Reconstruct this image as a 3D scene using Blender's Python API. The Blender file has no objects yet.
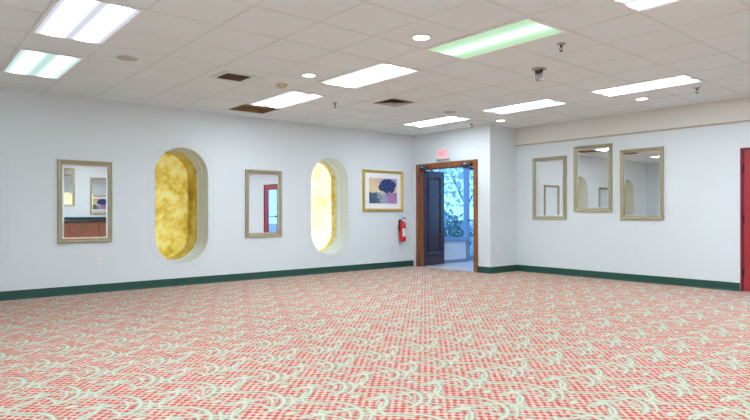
import bpy, bmesh, math, random
from mathutils import Vector, Matrix
random.seed(7)
PI = math.pi
scene = bpy.context.scene
COL = scene.collection

# ------------------------------------------------------------------ measures
H = 2.7177                       # ceiling height
XL, YD, XR, YR = -8.685, 8.347, -6.669, 9.141   # left wall, door wall, return wall, right wall
XO, YB = 1.6, -0.65              # opposite wall and back wall (behind the camera)

# ------------------------------------------------------------------ mesh helpers
class MB:
    """collects faces, then links them as ONE mesh object"""
    def __init__(self):
        self.v, self.f, self.m, self.s = [], [], [], []
    def add(self, vs, fs, mat=0, smooth=False, M=None):
        o = len(self.v)
        for p in vs:
            p = Vector(p)
            self.v.append(M @ p if M is not None else p)
        for f in fs:
            self.f.append([o + i for i in f]); self.m.append(mat); self.s.append(smooth)
        return self
    def box(self, x0, x1, y0, y1, z0, z1, mat=0, M=None):
        vs = [(x, y, z) for z in (z0, z1) for y in (y0, y1) for x in (x0, x1)]
        fs = [(0, 2, 3, 1), (4, 5, 7, 6), (0, 1, 5, 4), (2, 6, 7, 3), (0, 4, 6, 2), (1, 3, 7, 5)]
        return self.add(vs, fs, mat, False, M)
    def bbox(self, x0, x1, y0, y1, z0, z1, b=0.005, mat=0, M=None):
        """box with bevelled edges"""
        bm = bmesh.new()
        bmesh.ops.create_cube(bm, size=1.0)
        for v in bm.verts:
            v.co = Vector(((x0 + x1) / 2 + v.co.x * (x1 - x0), (y0 + y1) / 2 + v.co.y * (y1 - y0), (z0 + z1) / 2 + v.co.z * (z1 - z0)))
        bmesh.ops.bevel(bm, geom=bm.edges[:], offset=b, segments=2, affect='EDGES', profile=0.5)
        bm.verts.index_update()
        self.add([v.co.copy() for v in bm.verts], [[v.index for v in f.verts] for f in bm.faces], mat, False, M)
        bm.free(); return self
    def lathe(self, prof, seg=24, mat=0, M=None, smooth=True):
        """prof: (radius, z) list, revolved about Z"""
        vs, fs = [], []
        n = len(prof)
        for r, z in prof:
            for k in range(seg):
                a = 2 * PI * k / seg
                vs.append((r * math.cos(a), r * math.sin(a), z))
        for i in range(n - 1):
            for k in range(seg):
                k2 = (k + 1) % seg
                fs.append((i * seg + k, i * seg + k2, (i + 1) * seg + k2, (i + 1) * seg + k))
        fs.append(tuple(reversed(range(seg))))
        fs.append(tuple(range((n - 1) * seg, n * seg)))
        return self.add(vs, fs, mat, smooth, M)
    def tube(self, pts, r, seg=8, mat=0, M=None):
        pts = [Vector(p) for p in pts]
        vs, fs = [], []
        for i, p in enumerate(pts):
            t = (pts[min(i + 1, len(pts) - 1)] - pts[max(i - 1, 0)]).normalized()
            a = t.orthogonal().normalized() if i == 0 else (a - t * a.dot(t)).normalized()
            b = t.cross(a)
            for k in range(seg):
                q = 2 * PI * k / seg
                vs.append(p + (a * math.cos(q) + b * math.sin(q)) * r)
        for i in range(len(pts) - 1):
            for k in range(seg):
                k2 = (k + 1) % seg
                fs.append((i * seg + k, i * seg + k2, (i + 1) * seg + k2, (i + 1) * seg + k))
        fs.append(tuple(reversed(range(seg)))); fs.append(tuple(range((len(pts) - 1) * seg, len(pts) * seg)))
        return self.add(vs, fs, mat, True, M)
    def sweep_rect(self, w, h, prof, mat=0, M=None, cx=0, cz=0):
        """mitred frame in the XZ plane facing -Y: prof = (inset, out) from the outer edge in"""
        vs, fs = [], []
        for ins, out in prof:
            a, b = w / 2 - ins, h / 2 - ins
            vs += [(cx - a, -out, cz - b), (cx + a, -out, cz - b), (cx + a, -out, cz + b), (cx - a, -out, cz + b)]
        for i in range(len(prof) - 1):
            for k in range(4):
                k2 = (k + 1) % 4
                fs.append((i * 4 + k, i * 4 + k2, (i + 1) * 4 + k2, (i + 1) * 4 + k))
        return self.add(vs, fs, mat, False, M)
    def build(self, name, mats, parent=None, loc=None, rot=None):
        me = bpy.data.meshes.new(name)
        me.from_pydata([tuple(p) for p in self.v], [], self.f)
        if not isinstance(mats, (list, tuple)): mats = [mats]
        for m in mats: me.materials.append(m)
        me.polygons.foreach_set('material_index', self.m)
        me.polygons.foreach_set('use_smooth', self.s)
        me.update()
        o = bpy.data.objects.new(name, me); COL.objects.link(o)
        if parent: o.parent = parent
        if loc: o.location = loc
        if rot: o.rotation_euler = rot
        return o

def tag(o, label=None, cat=None, group=None, kind=None):
    if label: o['label'] = label
    if cat: o['category'] = cat
    if group: o['group'] = group
    if kind: o['kind'] = kind
    return o
def empty(name, loc=(0, 0, 0), rz=0.0):
    o = bpy.data.objects.new(name, None); COL.objects.link(o)
    o.location = loc; o.rotation_euler = (0, 0, rz); o.empty_display_size = 0.1
    return o
def struct(o, label=None):
    o['kind'] = 'structure'
    if label: o['label'] = label
    return o
def copy_tree(o, parent=None):
    c = o.copy(); COL.objects.link(c)
    if parent: c.parent = parent
    for ch in list(o.children): copy_tree(ch, c)
    return c
def shift(dx=0, dy=0, dz=0): return Matrix.Translation((dx, dy, dz))

# ------------------------------------------------------------------ material helpers
class NT:
    def __init__(self, name):
        self.mat = bpy.data.materials.new(name); self.mat.use_nodes = True
        self.t = self.mat.node_tree; self.t.nodes.clear()
        self.out = self.t.nodes.new('ShaderNodeOutputMaterial')
    def n(self, typ, **kw):
        x = self.t.nodes.new(typ)
        for k, v in kw.items(): setattr(x, k, v)
        return x
    def link(self, a, b): self.t.links.new(a, b)
    def put(self, sock, v):
        if isinstance(v, bpy.types.NodeSocket): self.link(v, sock)
        elif v is not None:
            if hasattr(sock.default_value, '__len__') and len(sock.default_value) == 4 and len(v) == 3: v = (*v, 1)
            sock.default_value = v
    def m(self, op, a, b=None, c=None, clamp=False):
        x = self.n('ShaderNodeMath', operation=op); x.use_clamp = clamp
        self.put(x.inputs[0], a)
        if b is not None: self.put(x.inputs[1], b)
        if c is not None: self.put(x.inputs[2], c)
        return x.outputs[0]
    def smooth(self, v, lo, hi, a=0.0, b=1.0):
        x = self.n('ShaderNodeMapRange', interpolation_type='SMOOTHSTEP')
        self.put(x.inputs['Value'], v)
        for s, q in zip(('From Min', 'From Max', 'To Min', 'To Max'), (lo, hi, a, b)): self.put(x.inputs[s], q)
        return x.outputs['Result']
    def mix(self, f, a, b):
        x = self.n('ShaderNodeMix', data_type='RGBA')
        self.put(x.inputs[0], f); self.put(x.inputs[6], a); self.put(x.inputs[7], b)
        return x.outputs[2]
    def coord(self, which='Object'):
        return self.n('ShaderNodeTexCoord').outputs[which]
    def xyz(self, v):
        s = self.n('ShaderNodeSeparateXYZ'); self.link(v, s.inputs[0]); return s.outputs
    def noise(self, vec, scale, detail=3, rough=0.5, col=False):
        x = self.n('ShaderNodeTexNoise'); self.link(vec, x.inputs['Vector'])
        x.inputs['Scale'].default_value = scale; x.inputs['Detail'].default_value = detail; x.inputs['Roughness'].default_value = rough
        return x.outputs['Color' if col else 'Fac']
    def scaled(self, vec, s):
        x = self.n('ShaderNodeMapping'); self.link(vec, x.inputs[0]); x.inputs['Scale'].default_value = s; return x.outputs[0]
    def ramp(self, fac, stops):
        x = self.n('ShaderNodeValToRGB'); self.link(fac, x.inputs[0])
        e = x.color_ramp.elements
        while len(e) < len(stops): e.new(0.5)
        for q, (p, c) in zip(e, stops): q.position = p; q.color = (*c, 1)
        return x.outputs[0]
    def bsdf(self, color, rough=0.5, metal=0.0, spec=0.5, bump=None, bstr=0.2, bdist=0.01, coat=0.0, emis=None, estr=0.0):
        p = self.n('ShaderNodeBsdfPrincipled')
        self.put(p.inputs['Base Color'], color); self.put(p.inputs['Roughness'], rough)
        p.inputs['Metallic'].default_value = metal; p.inputs['Specular IOR Level'].default_value = spec
        p.inputs['Coat Weight'].default_value = coat; p.inputs['Coat Roughness'].default_value = 0.08
        if emis is not None:
            self.put(p.inputs['Emission Color'], emis); self.put(p.inputs['Emission Strength'], estr)
        if bump is not None:
            b = self.n('ShaderNodeBump'); b.inputs['Strength'].default_value = bstr; b.inputs['Distance'].default_value = bdist
            self.link(bump, b.inputs['Height']); self.link(b.outputs[0], p.inputs['Normal'])
        self.link(p.outputs[0], self.out.inputs[0]); return self.mat

def simple(name, color, rough=0.5, metal=0.0, var=0.06, scale=8.0, spec=0.5, bump=0.0, coat=0.0):
    """plain paint / metal / plastic with slight procedural variation"""
    t = NT(name); c = t.coord()
    f = t.noise(c, scale, 4)
    lo = tuple(max(0, q * (1 - var)) for q in color); hi = tuple(min(1, q * (1 + var)) for q in color)
    return t.bsdf(t.mix(f, lo, hi), rough, metal, spec, f if bump else None, bump, 0.005, coat)

def wood(name, dark, light, rough=0.35, coat=0.3, axis=(14, 14, 1.2)):
    t = NT(name); c = t.coord()
    f = t.noise(t.scaled(c, axis), 3.0, 6, 0.6)
    g = t.noise(t.scaled(c, tuple(a * 4 for a in axis)), 4.0, 3)
    k = t.smooth(t.m('ADD', t.m('MULTIPLY', f, 0.75), t.m('MULTIPLY', g, 0.25)), 0.35, 0.65)
    return t.bsdf(t.mix(k, dark, light), rough, 0, 0.5, g, 0.08, 0.002, coat)

def emissive(name, color, strength):
    t = NT(name); e = t.n('ShaderNodeEmission'); t.put(e.inputs[0], color); t.put(e.inputs[1], strength)
    t.link(e.outputs[0], t.out.inputs[0]); return t.mat

def glass(name, tint=(0.95, 0.98, 1.0)):
    t = NT(name)
    tr = t.n('ShaderNodeBsdfTransparent'); t.put(tr.inputs[0], tint)
    gl = t.n('ShaderNodeBsdfGlossy'); gl.inputs['Roughness'].default_value = 0.0
    lw = t.n('ShaderNodeLayerWeight'); lw.inputs['Blend'].default_value = 0.5
    fr = t.m('MULTIPLY_ADD', t.m('POWER', lw.outputs['Facing'], 5.0), 0.96, 0.04)       # Schlick reflectance of clear glass
    mx = t.n('ShaderNodeMixShader'); t.link(fr, mx.inputs[0]); t.link(tr.outputs[0], mx.inputs[1]); t.link(gl.outputs[0], mx.inputs[2])
    t.link(mx.outputs[0], t.out.inputs[0]); return t.mat

# ------------------------------------------------------------------ materials
def wall_paint(name, c):
    t = NT(name); o = t.coord()
    f = t.noise(o, 1.3, 3); g = t.noise(o, 90, 2)
    return t.bsdf(t.mix(f, tuple(q * 0.98 for q in c), tuple(min(1, q * 1.02) for q in c)), 0.6, 0, 0.3, g, 0.05, 0.002)
M_wall = wall_paint('wall_paint', (0.712, 0.766, 0.787))
M_reveal = wall_paint('reveal_paint', (0.70, 0.755, 0.745))
M_ring = wall_paint('surround_paint', (0.707, 0.761, 0.782))
M_joint = simple('painted_joint', (0.625, 0.68, 0.70), 0.7, 0, 0.05)
M_tile = None
def ceiling_tile():
    t = NT('ceiling_tile'); o = t.coord()
    f = t.noise(o, 0.9, 2); g = t.noise(o, 140, 3)
    return t.bsdf(t.mix(f, (0.755, 0.815, 0.825), (0.795, 0.855, 0.865)), 0.85, 0, 0.2, g, 0.15, 0.002)
M_tile = ceiling_tile()
M_tbar = simple('ceiling_tee_bar', (0.685, 0.735, 0.725), 0.6)
M_base = None
def base_mat():
    t = NT('green_cove_base'); o = t.coord()
    f = t.noise(o, 45, 4)
    return t.bsdf(t.mix(f, (0.010, 0.055, 0.040), (0.022, 0.095, 0.070)), 0.5, 0, 0.4, f, 0.1, 0.002)
M_base = base_mat()

def carpet_mat():
    """red and cream pin-check ground woven with cream and mint scrolls on an 18 inch half-drop repeat"""
    t = NT('scroll_carpet'); o = t.coord()
    wob = t.noise(o, 30, 3, 0.6, True)
    w = t.n('ShaderNodeVectorMath', operation='MULTIPLY_ADD'); t.link(wob, w.inputs[0]); w.inputs[1].default_value = (0.026,) * 3; t.link(o, w.inputs[2])
    X, Y, _ = t.xyz(w.outputs[0])
    A = 0.457
    k = PI / 0.03047
    big0 = t.noise(o, 22, 3)
    sx = t.m('SINE', t.m('MULTIPLY', X, k)); sy = t.m('SINE', t.m('MULTIPLY', Y, k))
    chk = t.smooth(t.m('ADD', t.m('MULTIPLY', sx, sy), t.m('MULTIPLY', t.m('SUBTRACT', big0, 0.5), 1.6)), -0.32, 0.50)
    fib = t.noise(o, 260, 2)
    big = t.noise(o, 5.0, 2)
    red = t.mix(t.smooth(fib, 0.3, 0.7), CARPET['red_lo'], CARPET['red_hi'])
    grd = t.mix(t.smooth(big, 0.4, 0.65), CARPET['cream_lo'], CARPET['cream_hi'])
    col = t.mix(chk, grd, red)
    fine = t.smooth(t.m('MULTIPLY', t.m('SINE', t.m('MULTIPLY', X, 2 * PI / 0.013)), t.m('SINE', t.m('MULTIPLY', Y, 2 * PI / 0.013))), 0.45, 0.9)
    col = t.mix(t.m('MULTIPLY', fine, 0.75), col, CARPET['brown'])
    x0, y0 = -2.92, 2.23                       # one scroll tip
    def local(cx, cy):
        dx = t.m('SUBTRACT', X, x0 + cx); dy = t.m('SUBTRACT', Y, y0 + cy)
        i = t.m('ROUND', t.m('DIVIDE', dx, A))
        xl = t.m('SUBTRACT', dx, t.m('MULTIPLY', i, A))
        ys = t.m('ADD', dy, t.m('MULTIPLY', i, A / 2))
        j = t.m('ROUND', t.m('DIVIDE', ys, A))
        return xl, t.m('SUBTRACT', ys, t.m('MULTIPLY', j, A))
    def arc(cx, cy, R, mid, half, width):
        a = math.radians(mid); mx, my = R * math.cos(a), R * math.sin(a)
        xl, yl = local(cx + mx, cy + my)
        xl = t.m('ADD', xl, mx); yl = t.m('ADD', yl, my)
        r = t.m('SQRT', t.m('ADD', t.m('MULTIPLY', xl, xl), t.m('MULTIPLY', yl, yl)))
        d = t.m('ABSOLUTE', t.m('SUBTRACT', r, R))
        cs = t.m('DIVIDE', t.m('ADD', t.m('MULTIPLY', xl, math.cos(a)), t.m('MULTIPLY', yl, math.sin(a))), t.m('MAXIMUM', r, 0.001))
        hc = math.cos(math.radians(half))
        taper = t.smooth(cs, hc, min(0.98, hc + 0.55 * (1 - hc)), 0.0, 1.0)      # strokes thin towards their ends
        off = t.m('MULTIPLY', t.m('LESS_THAN', taper, 0.06), 8.0)
        return t.m('ADD', off, t.m('DIVIDE', d, t.m('MAXIMUM', t.m('MULTIPLY', taper, width), 0.0005)))
    strokes = [(-0.145, -0.17, 0.222, 67, 82, 0.0105), (-0.29, 0.22, 0.13, 20, 45, 0.009), (-0.21, 0.09, 0.205, 32, 55, 0.009),
               (-0.02, -0.24, 0.17, 165, 40, 0.008), (-0.145, -0.17, 0.275, 50, 36, 0.007),
               (-0.13, -0.17, 0.150, 80, 45, 0.007), (-0.30, 0.02, 0.19, -30, 45, 0.008), (0.0, -0.30, 0.19, 100, 40, 0.007), (0.10, 0.30, 0.20, 235, 40, 0.008),
               (0.52, -0.32, 0.60, 135, 15, 0.007), (-0.50, 0.50, 0.62, -45, 13, 0.007), (0.45, -0.52, 0.60, 128, 12, 0.006), (-0.30, 0.62, 0.62, -50, 13, 0.006)]
    D = None
    for s in strokes:
        q = arc(*s); D = q if D is None else t.m('MINIMUM', D, q)
    for cx, cy, ra, rb, ang in [(0.18, -0.06, 0.036, 0.020, 95), (-0.16, 0.275, 0.040, 0.018, 60), (0.03, 0.05, 0.030, 0.012, -60)]:
        xl, yl = local(cx, cy); a = math.radians(ang)
        u = t.m('ADD', t.m('MULTIPLY', xl, math.cos(a) / ra), t.m('MULTIPLY', yl, math.sin(a) / ra))
        v = t.m('ADD', t.m('MULTIPLY', xl, -math.sin(a) / rb), t.m('MULTIPLY', yl, math.cos(a) / rb))
        q = t.m('SQRT', t.m('ADD', t.m('MULTIPLY', u, u), t.m('MULTIPLY', v, v)))
        q = t.m('MULTIPLY_ADD', t.m('SUBTRACT', q, 1.0), 3.0, 1.0)
        D = t.m('MINIMUM', D, q)
    line = t.smooth(D, 1.9, 3.4, 1.0, 0.0)
    edge = t.smooth(D, 1.1, 2.0, 1.0, 0.0)
    core = t.smooth(D, 0.6, 1.0, 1.0, 0.0)
    col = t.mix(t.m('MULTIPLY', line, 0.5), col, CARPET['olive'])
    col = t.mix(edge, col, CARPET['mint'])
    col = t.mix(core, col, t.mix(t.smooth(big, 0.35, 0.65), CARPET['scroll_a'], CARPET['scroll_b']))
    sh = t.smooth(t.noise(o, 120, 3), 0.25, 0.75, 0.82, 1.0)
    mul = t.n('ShaderNodeVectorMath', operation='SCALE'); t.link(col, mul.inputs[0]); t.link(sh, mul.inputs['Scale']); col = mul.outputs[0]
    return t.bsdf(col, 0.95, 0, 0.1, fib, 0.3, 0.004)
CARPET = dict(red_lo=(0.50, 0.030, 0.040), red_hi=(0.66, 0.11, 0.11), cream_lo=(0.62, 0.46, 0.36), cream_hi=(0.69, 0.54, 0.43), brown=(0.26, 0.16, 0.10),
              mint=(0.34, 0.475, 0.38), scroll_a=(0.64, 0.56, 0.43), scroll_b=(0.56, 0.565, 0.45), olive=(0.32, 0.23, 0.15))
M_carpet = carpet_mat()

M_frame_gold = simple('champagne_gilt', (0.40, 0.355, 0.235), 0.38, 0.5, 0.3, 60, 0.5, 0.15)
M_frame_bead = simple('gilt_bead', (0.52, 0.48, 0.33), 0.35, 0.5, 0.2, 80)
M_mirror = NT('mirror_silver').bsdf((0.93, 0.95, 0.95), 0.0, 1.0)
M_picgold = simple('picture_gilt', (0.66, 0.45, 0.11), 0.34, 0.6, 0.25, 30, 0.5, 0.1)
M_mat_white = simple('mat_board', (0.86, 0.86, 0.86), 0.8, 0, 0.02)
M_white_metal = simple('white_enamel', (0.80, 0.80, 0.79), 0.4, 0, 0.03)
M_white_plastic = simple('white_plastic', (0.80, 0.81, 0.81), 0.45, 0, 0.02)
M_slot = simple('socket_slot', (0.08, 0.08, 0.08), 0.5)
M_grille = simple('grey_grille', (0.42, 0.41, 0.40), 0.6, 0, 0.1, 200)
M_duct = simple('dark_duct', (0.055, 0.04, 0.03), 0.7, 0, 0.3, 12)
M_vent_brown = simple('brown_vent_blade', (0.30, 0.20, 0.13), 0.55, 0, 0.3, 20)
M_vent_grey = simple('grey_vent_blade', (0.42, 0.38, 0.34), 0.5, 0, 0.1, 20)
M_recess = simple('brown_recess', (0.30, 0.19, 0.08), 0.55, 0, 0.35, 6)
M_recess_top = simple('brown_recess_board', (0.34, 0.26, 0.20), 0.4, 0, 0.3, 5)
M_chrome = simple('dull_chrome', (0.55, 0.55, 0.54), 0.25, 0.9, 0.06)
M_dark_metal = simple('dark_bronze_metal', (0.09, 0.085, 0.08), 0.4, 0.6, 0.2)
M_closer = simple('closer_metal', (0.10, 0.10, 0.12), 0.3, 0.7, 0.2)
M_red = simple('extinguisher_red', (0.70, 0.012, 0.02), 0.25, 0, 0.05, 10, 0.5, 0, 0.4)
M_black = simple('black_rubber', (0.025, 0.025, 0.03), 0.5, 0, 0.2)
M_label = simple('white_label', (0.85, 0.85, 0.84), 0.5, 0, 0.02)
M_casing = wood('door_casing_wood', (0.145, 0.040, 0.012), (0.36, 0.125, 0.035), 0.35, 0.3)
M_mahog = wood('mahogany_leaf', (0.022, 0.004, 0.006), (0.055, 0.009, 0.014), 0.26, 0.3)
M_red_door = simple('red_door_paint', (0.36, 0.022, 0.03), 0.3, 0, 0.1, 4, 0.5, 0, 0.2)
M_red_dark = simple('red_frame_paint', (0.19, 0.012, 0.025), 0.35, 0, 0.1, 4)
M_hinge = simple('painted_hinge', (0.12, 0.01, 0.02), 0.4, 0.2)
M_trim = simple('tan_track', (0.46, 0.39, 0.30), 0.5, 0, 0.08)
M_alu = simple('blue_grey_aluminium', (0.30, 0.36, 0.48), 0.35, 0.6, 0.06)
M_knee = simple('pale_panel', (0.74, 0.75, 0.78), 0.5, 0, 0.02)
M_glass = glass('clear_glass', (0.93, 0.97, 1.0))
M_cab = wood('cabinet_wood', (0.16, 0.05, 0.03), (0.30, 0.11, 0.06), 0.4, 0.2)
M_counter = simple('dark_counter', (0.015, 0.03, 0.035), 0.25, 0, 0.3, 30)
M_down = emissive('downlight_lamp', (1.0, 0.97, 0.92), 9.0)

def vest_tile():
    t = NT('pale_floor_tile'); o = t.coord()
    b = t.n('ShaderNodeTexBrick'); t.link(o, b.inputs['Vector'])
    b.offset = 0.0; b.inputs['Scale'].default_value = 1.0; b.inputs['Brick Width'].default_value = 0.305; b.inputs['Row Height'].default_value = 0.305
    b.inputs['Mortar Size'].default_value = 0.004
    b.inputs['Color1'].default_value = (0.74, 0.73, 0.72, 1); b.inputs['Color2'].default_value = (0.70, 0.69, 0.69, 1); b.inputs['Mortar'].default_value = (0.45, 0.44, 0.43, 1)
    return t.bsdf(b.outputs[0], 0.25, 0, 0.5)
M_vest = vest_tile()

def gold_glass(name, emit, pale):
    """mottled gold-leafed glass, its own glow standing in for daylight from behind"""
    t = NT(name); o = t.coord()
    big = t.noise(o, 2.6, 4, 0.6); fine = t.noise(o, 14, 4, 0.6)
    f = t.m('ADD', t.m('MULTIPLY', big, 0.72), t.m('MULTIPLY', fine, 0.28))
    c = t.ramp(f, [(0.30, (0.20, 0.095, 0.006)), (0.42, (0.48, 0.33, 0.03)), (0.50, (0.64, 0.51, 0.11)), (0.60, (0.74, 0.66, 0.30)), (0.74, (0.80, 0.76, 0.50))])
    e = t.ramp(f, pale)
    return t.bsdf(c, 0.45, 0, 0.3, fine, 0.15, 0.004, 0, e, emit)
M_gold_dim = gold_glass('gold_leaf_glass', 0.42, [(0.32, (0.42, 0.25, 0.01)), (0.44, (0.70, 0.55, 0.07)), (0.55, (0.84, 0.73, 0.22)), (0.70, (0.90, 0.84, 0.48))])  # glow added because room light would leave the deep recess dim
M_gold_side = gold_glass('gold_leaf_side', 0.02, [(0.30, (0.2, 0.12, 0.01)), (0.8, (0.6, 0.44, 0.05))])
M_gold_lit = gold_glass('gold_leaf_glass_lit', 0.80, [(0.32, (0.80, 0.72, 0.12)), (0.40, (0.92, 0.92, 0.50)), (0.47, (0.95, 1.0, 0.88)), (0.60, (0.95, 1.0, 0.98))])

def lens_mat(name, tint, bands, lo, hi, tube=(0.82, 0.935, 1.03)):
    """ribbed lens over fluorescent tubes: the tubes read as brighter bands along its length"""
    t = NT(name); x, y, z = t.xyz(t.coord())
    tot = None
    for c, wd in bands:
        d = t.m('DIVIDE', t.m('SUBTRACT', y, c), wd)
        g = t.m('EXPONENT', t.m('MULTIPLY', t.m('MULTIPLY', d, d), -1.0))
        tot = g if tot is None else t.m('ADD', tot, g)
    ends = t.smooth(t.m('ABSOLUTE', x), 0.58, 0.66, 1.0, 0.6)
    def vec(c, k):
        v = t.n('ShaderNodeVectorMath', operation='SCALE'); v.inputs[0].default_value = c; t.put(v.inputs['Scale'], k); return v.outputs[0]
    add = t.n('ShaderNodeVectorMath', operation='ADD')
    t.link(vec(tint, lo), add.inputs[0]); t.link(vec(tube or tint, t.m('MULTIPLY', t.m('MULTIPLY', tot, ends), hi)), add.inputs[1])
    e = t.n('ShaderNodeEmission'); t.link(add.outputs[0], e.inputs[0]); e.inputs[1].default_value = 1.0
    t.link(e.outputs[0], t.out.inputs[0]); return t.mat

# ================================================================== SETTING
# floor
f = MB().box(XL - 0.05, XO + 0.1, YB - 0.1, YR + 0.1, -0.12, 0.0).build('floor', M_carpet); struct(f, 'red, cream and mint scroll patterned carpet')
# the carpet stops at the doorway; pale tile in the vestibule sits on its own slab just above
VX0, VX1, VY0, VY1 = XL, -6.79, YD + 0.06, 11.1
struct(MB().box(VX0 - 0.1, VX1 + 0.1, VY0, VY1 + 0.1, -0.10, 0.003).build('vestibule_floor', M_vest), 'pale tile floor beyond the open doors')

# ceiling: square lay-in tiles on a tee grid, one tile left out where the brown recess is
def ceiling():
    mb = MB()
    xs = [-4.61 + 0.61 * i for i in range(-8, 12)]; ys = [0.925 + 0.61 * j for j in range(-4, 15)]
    hb, up = 0.008, 0.003
    for i in range(len(xs) - 1):
        for j in range(len(ys) - 1):
            x0, x1, y0, y1 = max(xs[i], XL - 0.02), min(xs[i + 1], XO + 0.02), max(ys[j], YB - 0.02), min(ys[j + 1], YR + 0.02)
            if x1 - x0 < 0.03 or y1 - y0 < 0.03: continue
            o = [(x0, y0, H), (x1, y0, H), (x1, y1, H), (x0, y1, H)]
            a = [(x0 + hb, y0 + hb, H), (x1 - hb, y0 + hb, H), (x1 - hb, y1 - hb, H), (x0 + hb, y1 - hb, H)]
            b = [(p[0], p[1], H + up) for p in a]
            mb.add(o + a, [(k, k + 4, (k + 1) % 4 + 4, (k + 1) % 4) for k in range(4)], 1)
            if abs((x0 + x1) / 2 + 7.965) < 0.1 and abs((y0 + y1) / 2 - 4.28) < 0.1: continue
            mb.add(a + b, [(k, k + 4, (k + 1) % 4 + 4, (k + 1) % 4) for k in range(4)], 1)
            mb.add(b, [(0, 3, 2, 1)], 0)
    # deck above the grid
    mb2 = [(XL - 0.3, YB - 0.3), (XO + 0.3, YB - 0.3), (XO + 0.3, YR + 0.3), (XL - 0.3, YR + 0.3)]
    mb.add([(x, y, H + 0.45) for x, y in mb2], [(0, 3, 2, 1)], 0)
    return mb.build('ceiling', [M_tile, M_tbar])
struct(ceiling(), 'off-white lay-in tile ceiling on a square grid')

# wall with holes: polygon fill in (s, z), then placed
def stadium(cy, cz, hw, hh, n=20):
    pts = []
    for k in range(n + 1):
        a = PI * k / n; pts.append((cy + hw * math.cos(a), cz + (hh - hw) + hw * math.sin(a)))
    for k in range(n + 1):
        a = PI + PI * k / n; pts.append((cy + hw * math.cos(a), cz - (hh - hw) + hw * math.sin(a)))
    return pts
NICHES = [0.63, 3.421, 6.212]
NW, NH, NZ = 0.416, 0.893, 1.234
def wall_left():
    bm = bmesh.new()
    loops = [[(YB - 0.1, 0.0), (YD + 0.12, 0.0), (YD + 0.12, H + 0.1), (YB - 0.1, H + 0.1)]] + [stadium(c, NZ, NW, NH) for c in NICHES]
    edges = []
    for lp in loops:
        vs = [bm.verts.new((XL, s, z)) for s, z in lp]
        edges += [bm.edges.new((vs[k], vs[(k + 1) % len(vs)])) for k in range(len(vs))]
    bmesh.ops.triangle_fill(bm, use_beauty=True, use_dissolve=False, edges=edges, normal=(1, 0, 0))
    bm.verts.index_update()
    mb = MB().add([v.co.copy() for v in bm.verts], [[v.index for v in f.verts] for f in bm.faces])
    bm.free()
    return mb.build('wall_left', M_wall)
wl = struct(wall_left(), 'long white wall with oval niches')
sol = wl.modifiers.new('thickness', 'SOLIDIFY'); sol.thickness = 0.12; sol.offset = 0
# set the fill's winding so that the thickness goes outward, whatever order the fill returned
nx = sum(p.normal.x * p.area for p in wl.data.polygons)
sol.offset = -1 if nx > 0 else 1

T = 0.12
DX0, DX1, DZ = -8.49, -7.04, 2.02          # double door opening
wd = MB().box(XL, DX0, YD, YD + T, 0, H + 0.05).box(DX1, XR, YD, YD + T, 0, H + 0.05).box(DX0, DX1, YD, YD + T, DZ, H + 0.05)
struct(wd.build('wall_door', M_wall), 'short white wall with the double doorway')
struct(MB().box(XR - T, XR, YD + T, YR + T, 0, H + 0.05).build('wall_return', M_wall), 'narrow return wall beside the double doorway')
RX0, RX1, RZ = -2.885, -0.935, 2.015       # red double door opening
wr = MB().box(XR, RX0, YR, YR + T, 0, H + 0.05).box(RX1, XO + T, YR, YR + T, 0, H + 0.05).box(RX0, RX1, YR, YR + T, RZ, H + 0.05)
struct(wr.build('wall_right', M_wall), 'white wall with three gilt mirrors')
struct(MB().box(XL - T, XO + T, YB - T, YB, 0, H + 0.05).build('wall_back', M_wall))
struct(MB().box(XO, XO + T, YB, YR, 0, H + 0.05).build('wall_opposite', M_wall))
# fascia with the warm cast of the light in its colour, and track line along the top of the right wall
M_fascia = wall_paint('fascia_warm_cast', (0.74, 0.735, 0.69))
struct(MB().box(XR, XO, YR - 0.010, YR, 2.398, H + 0.002).build('trim_2', M_fascia), 'band of wall above the track, warm cast of light painted in')
tr = MB().box(XR, XO, YR - 0.022, YR, 2.376, 2.398)
struct(tr.build('trim_1', M_trim), 'thin tan track along the top of the right wall')

# baseboards: coved vinyl profile
def baseboard(name, p0, p1, nrm):
    p0, p1, n = Vector((*p0, 0)), Vector((*p1, 0)), Vector((*nrm, 0))
    prof = [(0.0, 0.0), (0.020, 0.0), (0.016, 0.012), (0.010, 0.022), (0.009, 0.110), (0.005, 0.117), (0.0, 0.118)]
    vs = []
    for p in (p0, p1):
        for d, z in prof: vs.append(p + n * d + Vector((0, 0, z + 0.001)))
    k = len(prof)
    fs = [(i, (i + 1) % k, (i + 1) % k + k, i + k) for i in range(k)] + [tuple(range(k)), tuple(reversed(range(k, 2 * k)))]
    return struct(MB().add(vs, fs).build(name, M_base), 'dark green baseboard')
baseboard('baseboard_left', (XL, YB), (XL, YD), (1, 0))
baseboard('baseboard_door', (DX1 + 0.092, YD), (XR + 0.010, YD), (0, -1))
baseboard('baseboard_return', (XR, YD - 0.010), (XR, YR), (1, 0))
baseboard('baseboard_right', (XR, YR), (RX0 - 0.008, YR), (0, -1))
baseboard('baseboard_opposite', (XO, YB), (XO, YR), (-1, 0))
baseboard('baseboard_back', (XL, YB), (XO, YB), (0, 1))

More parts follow.
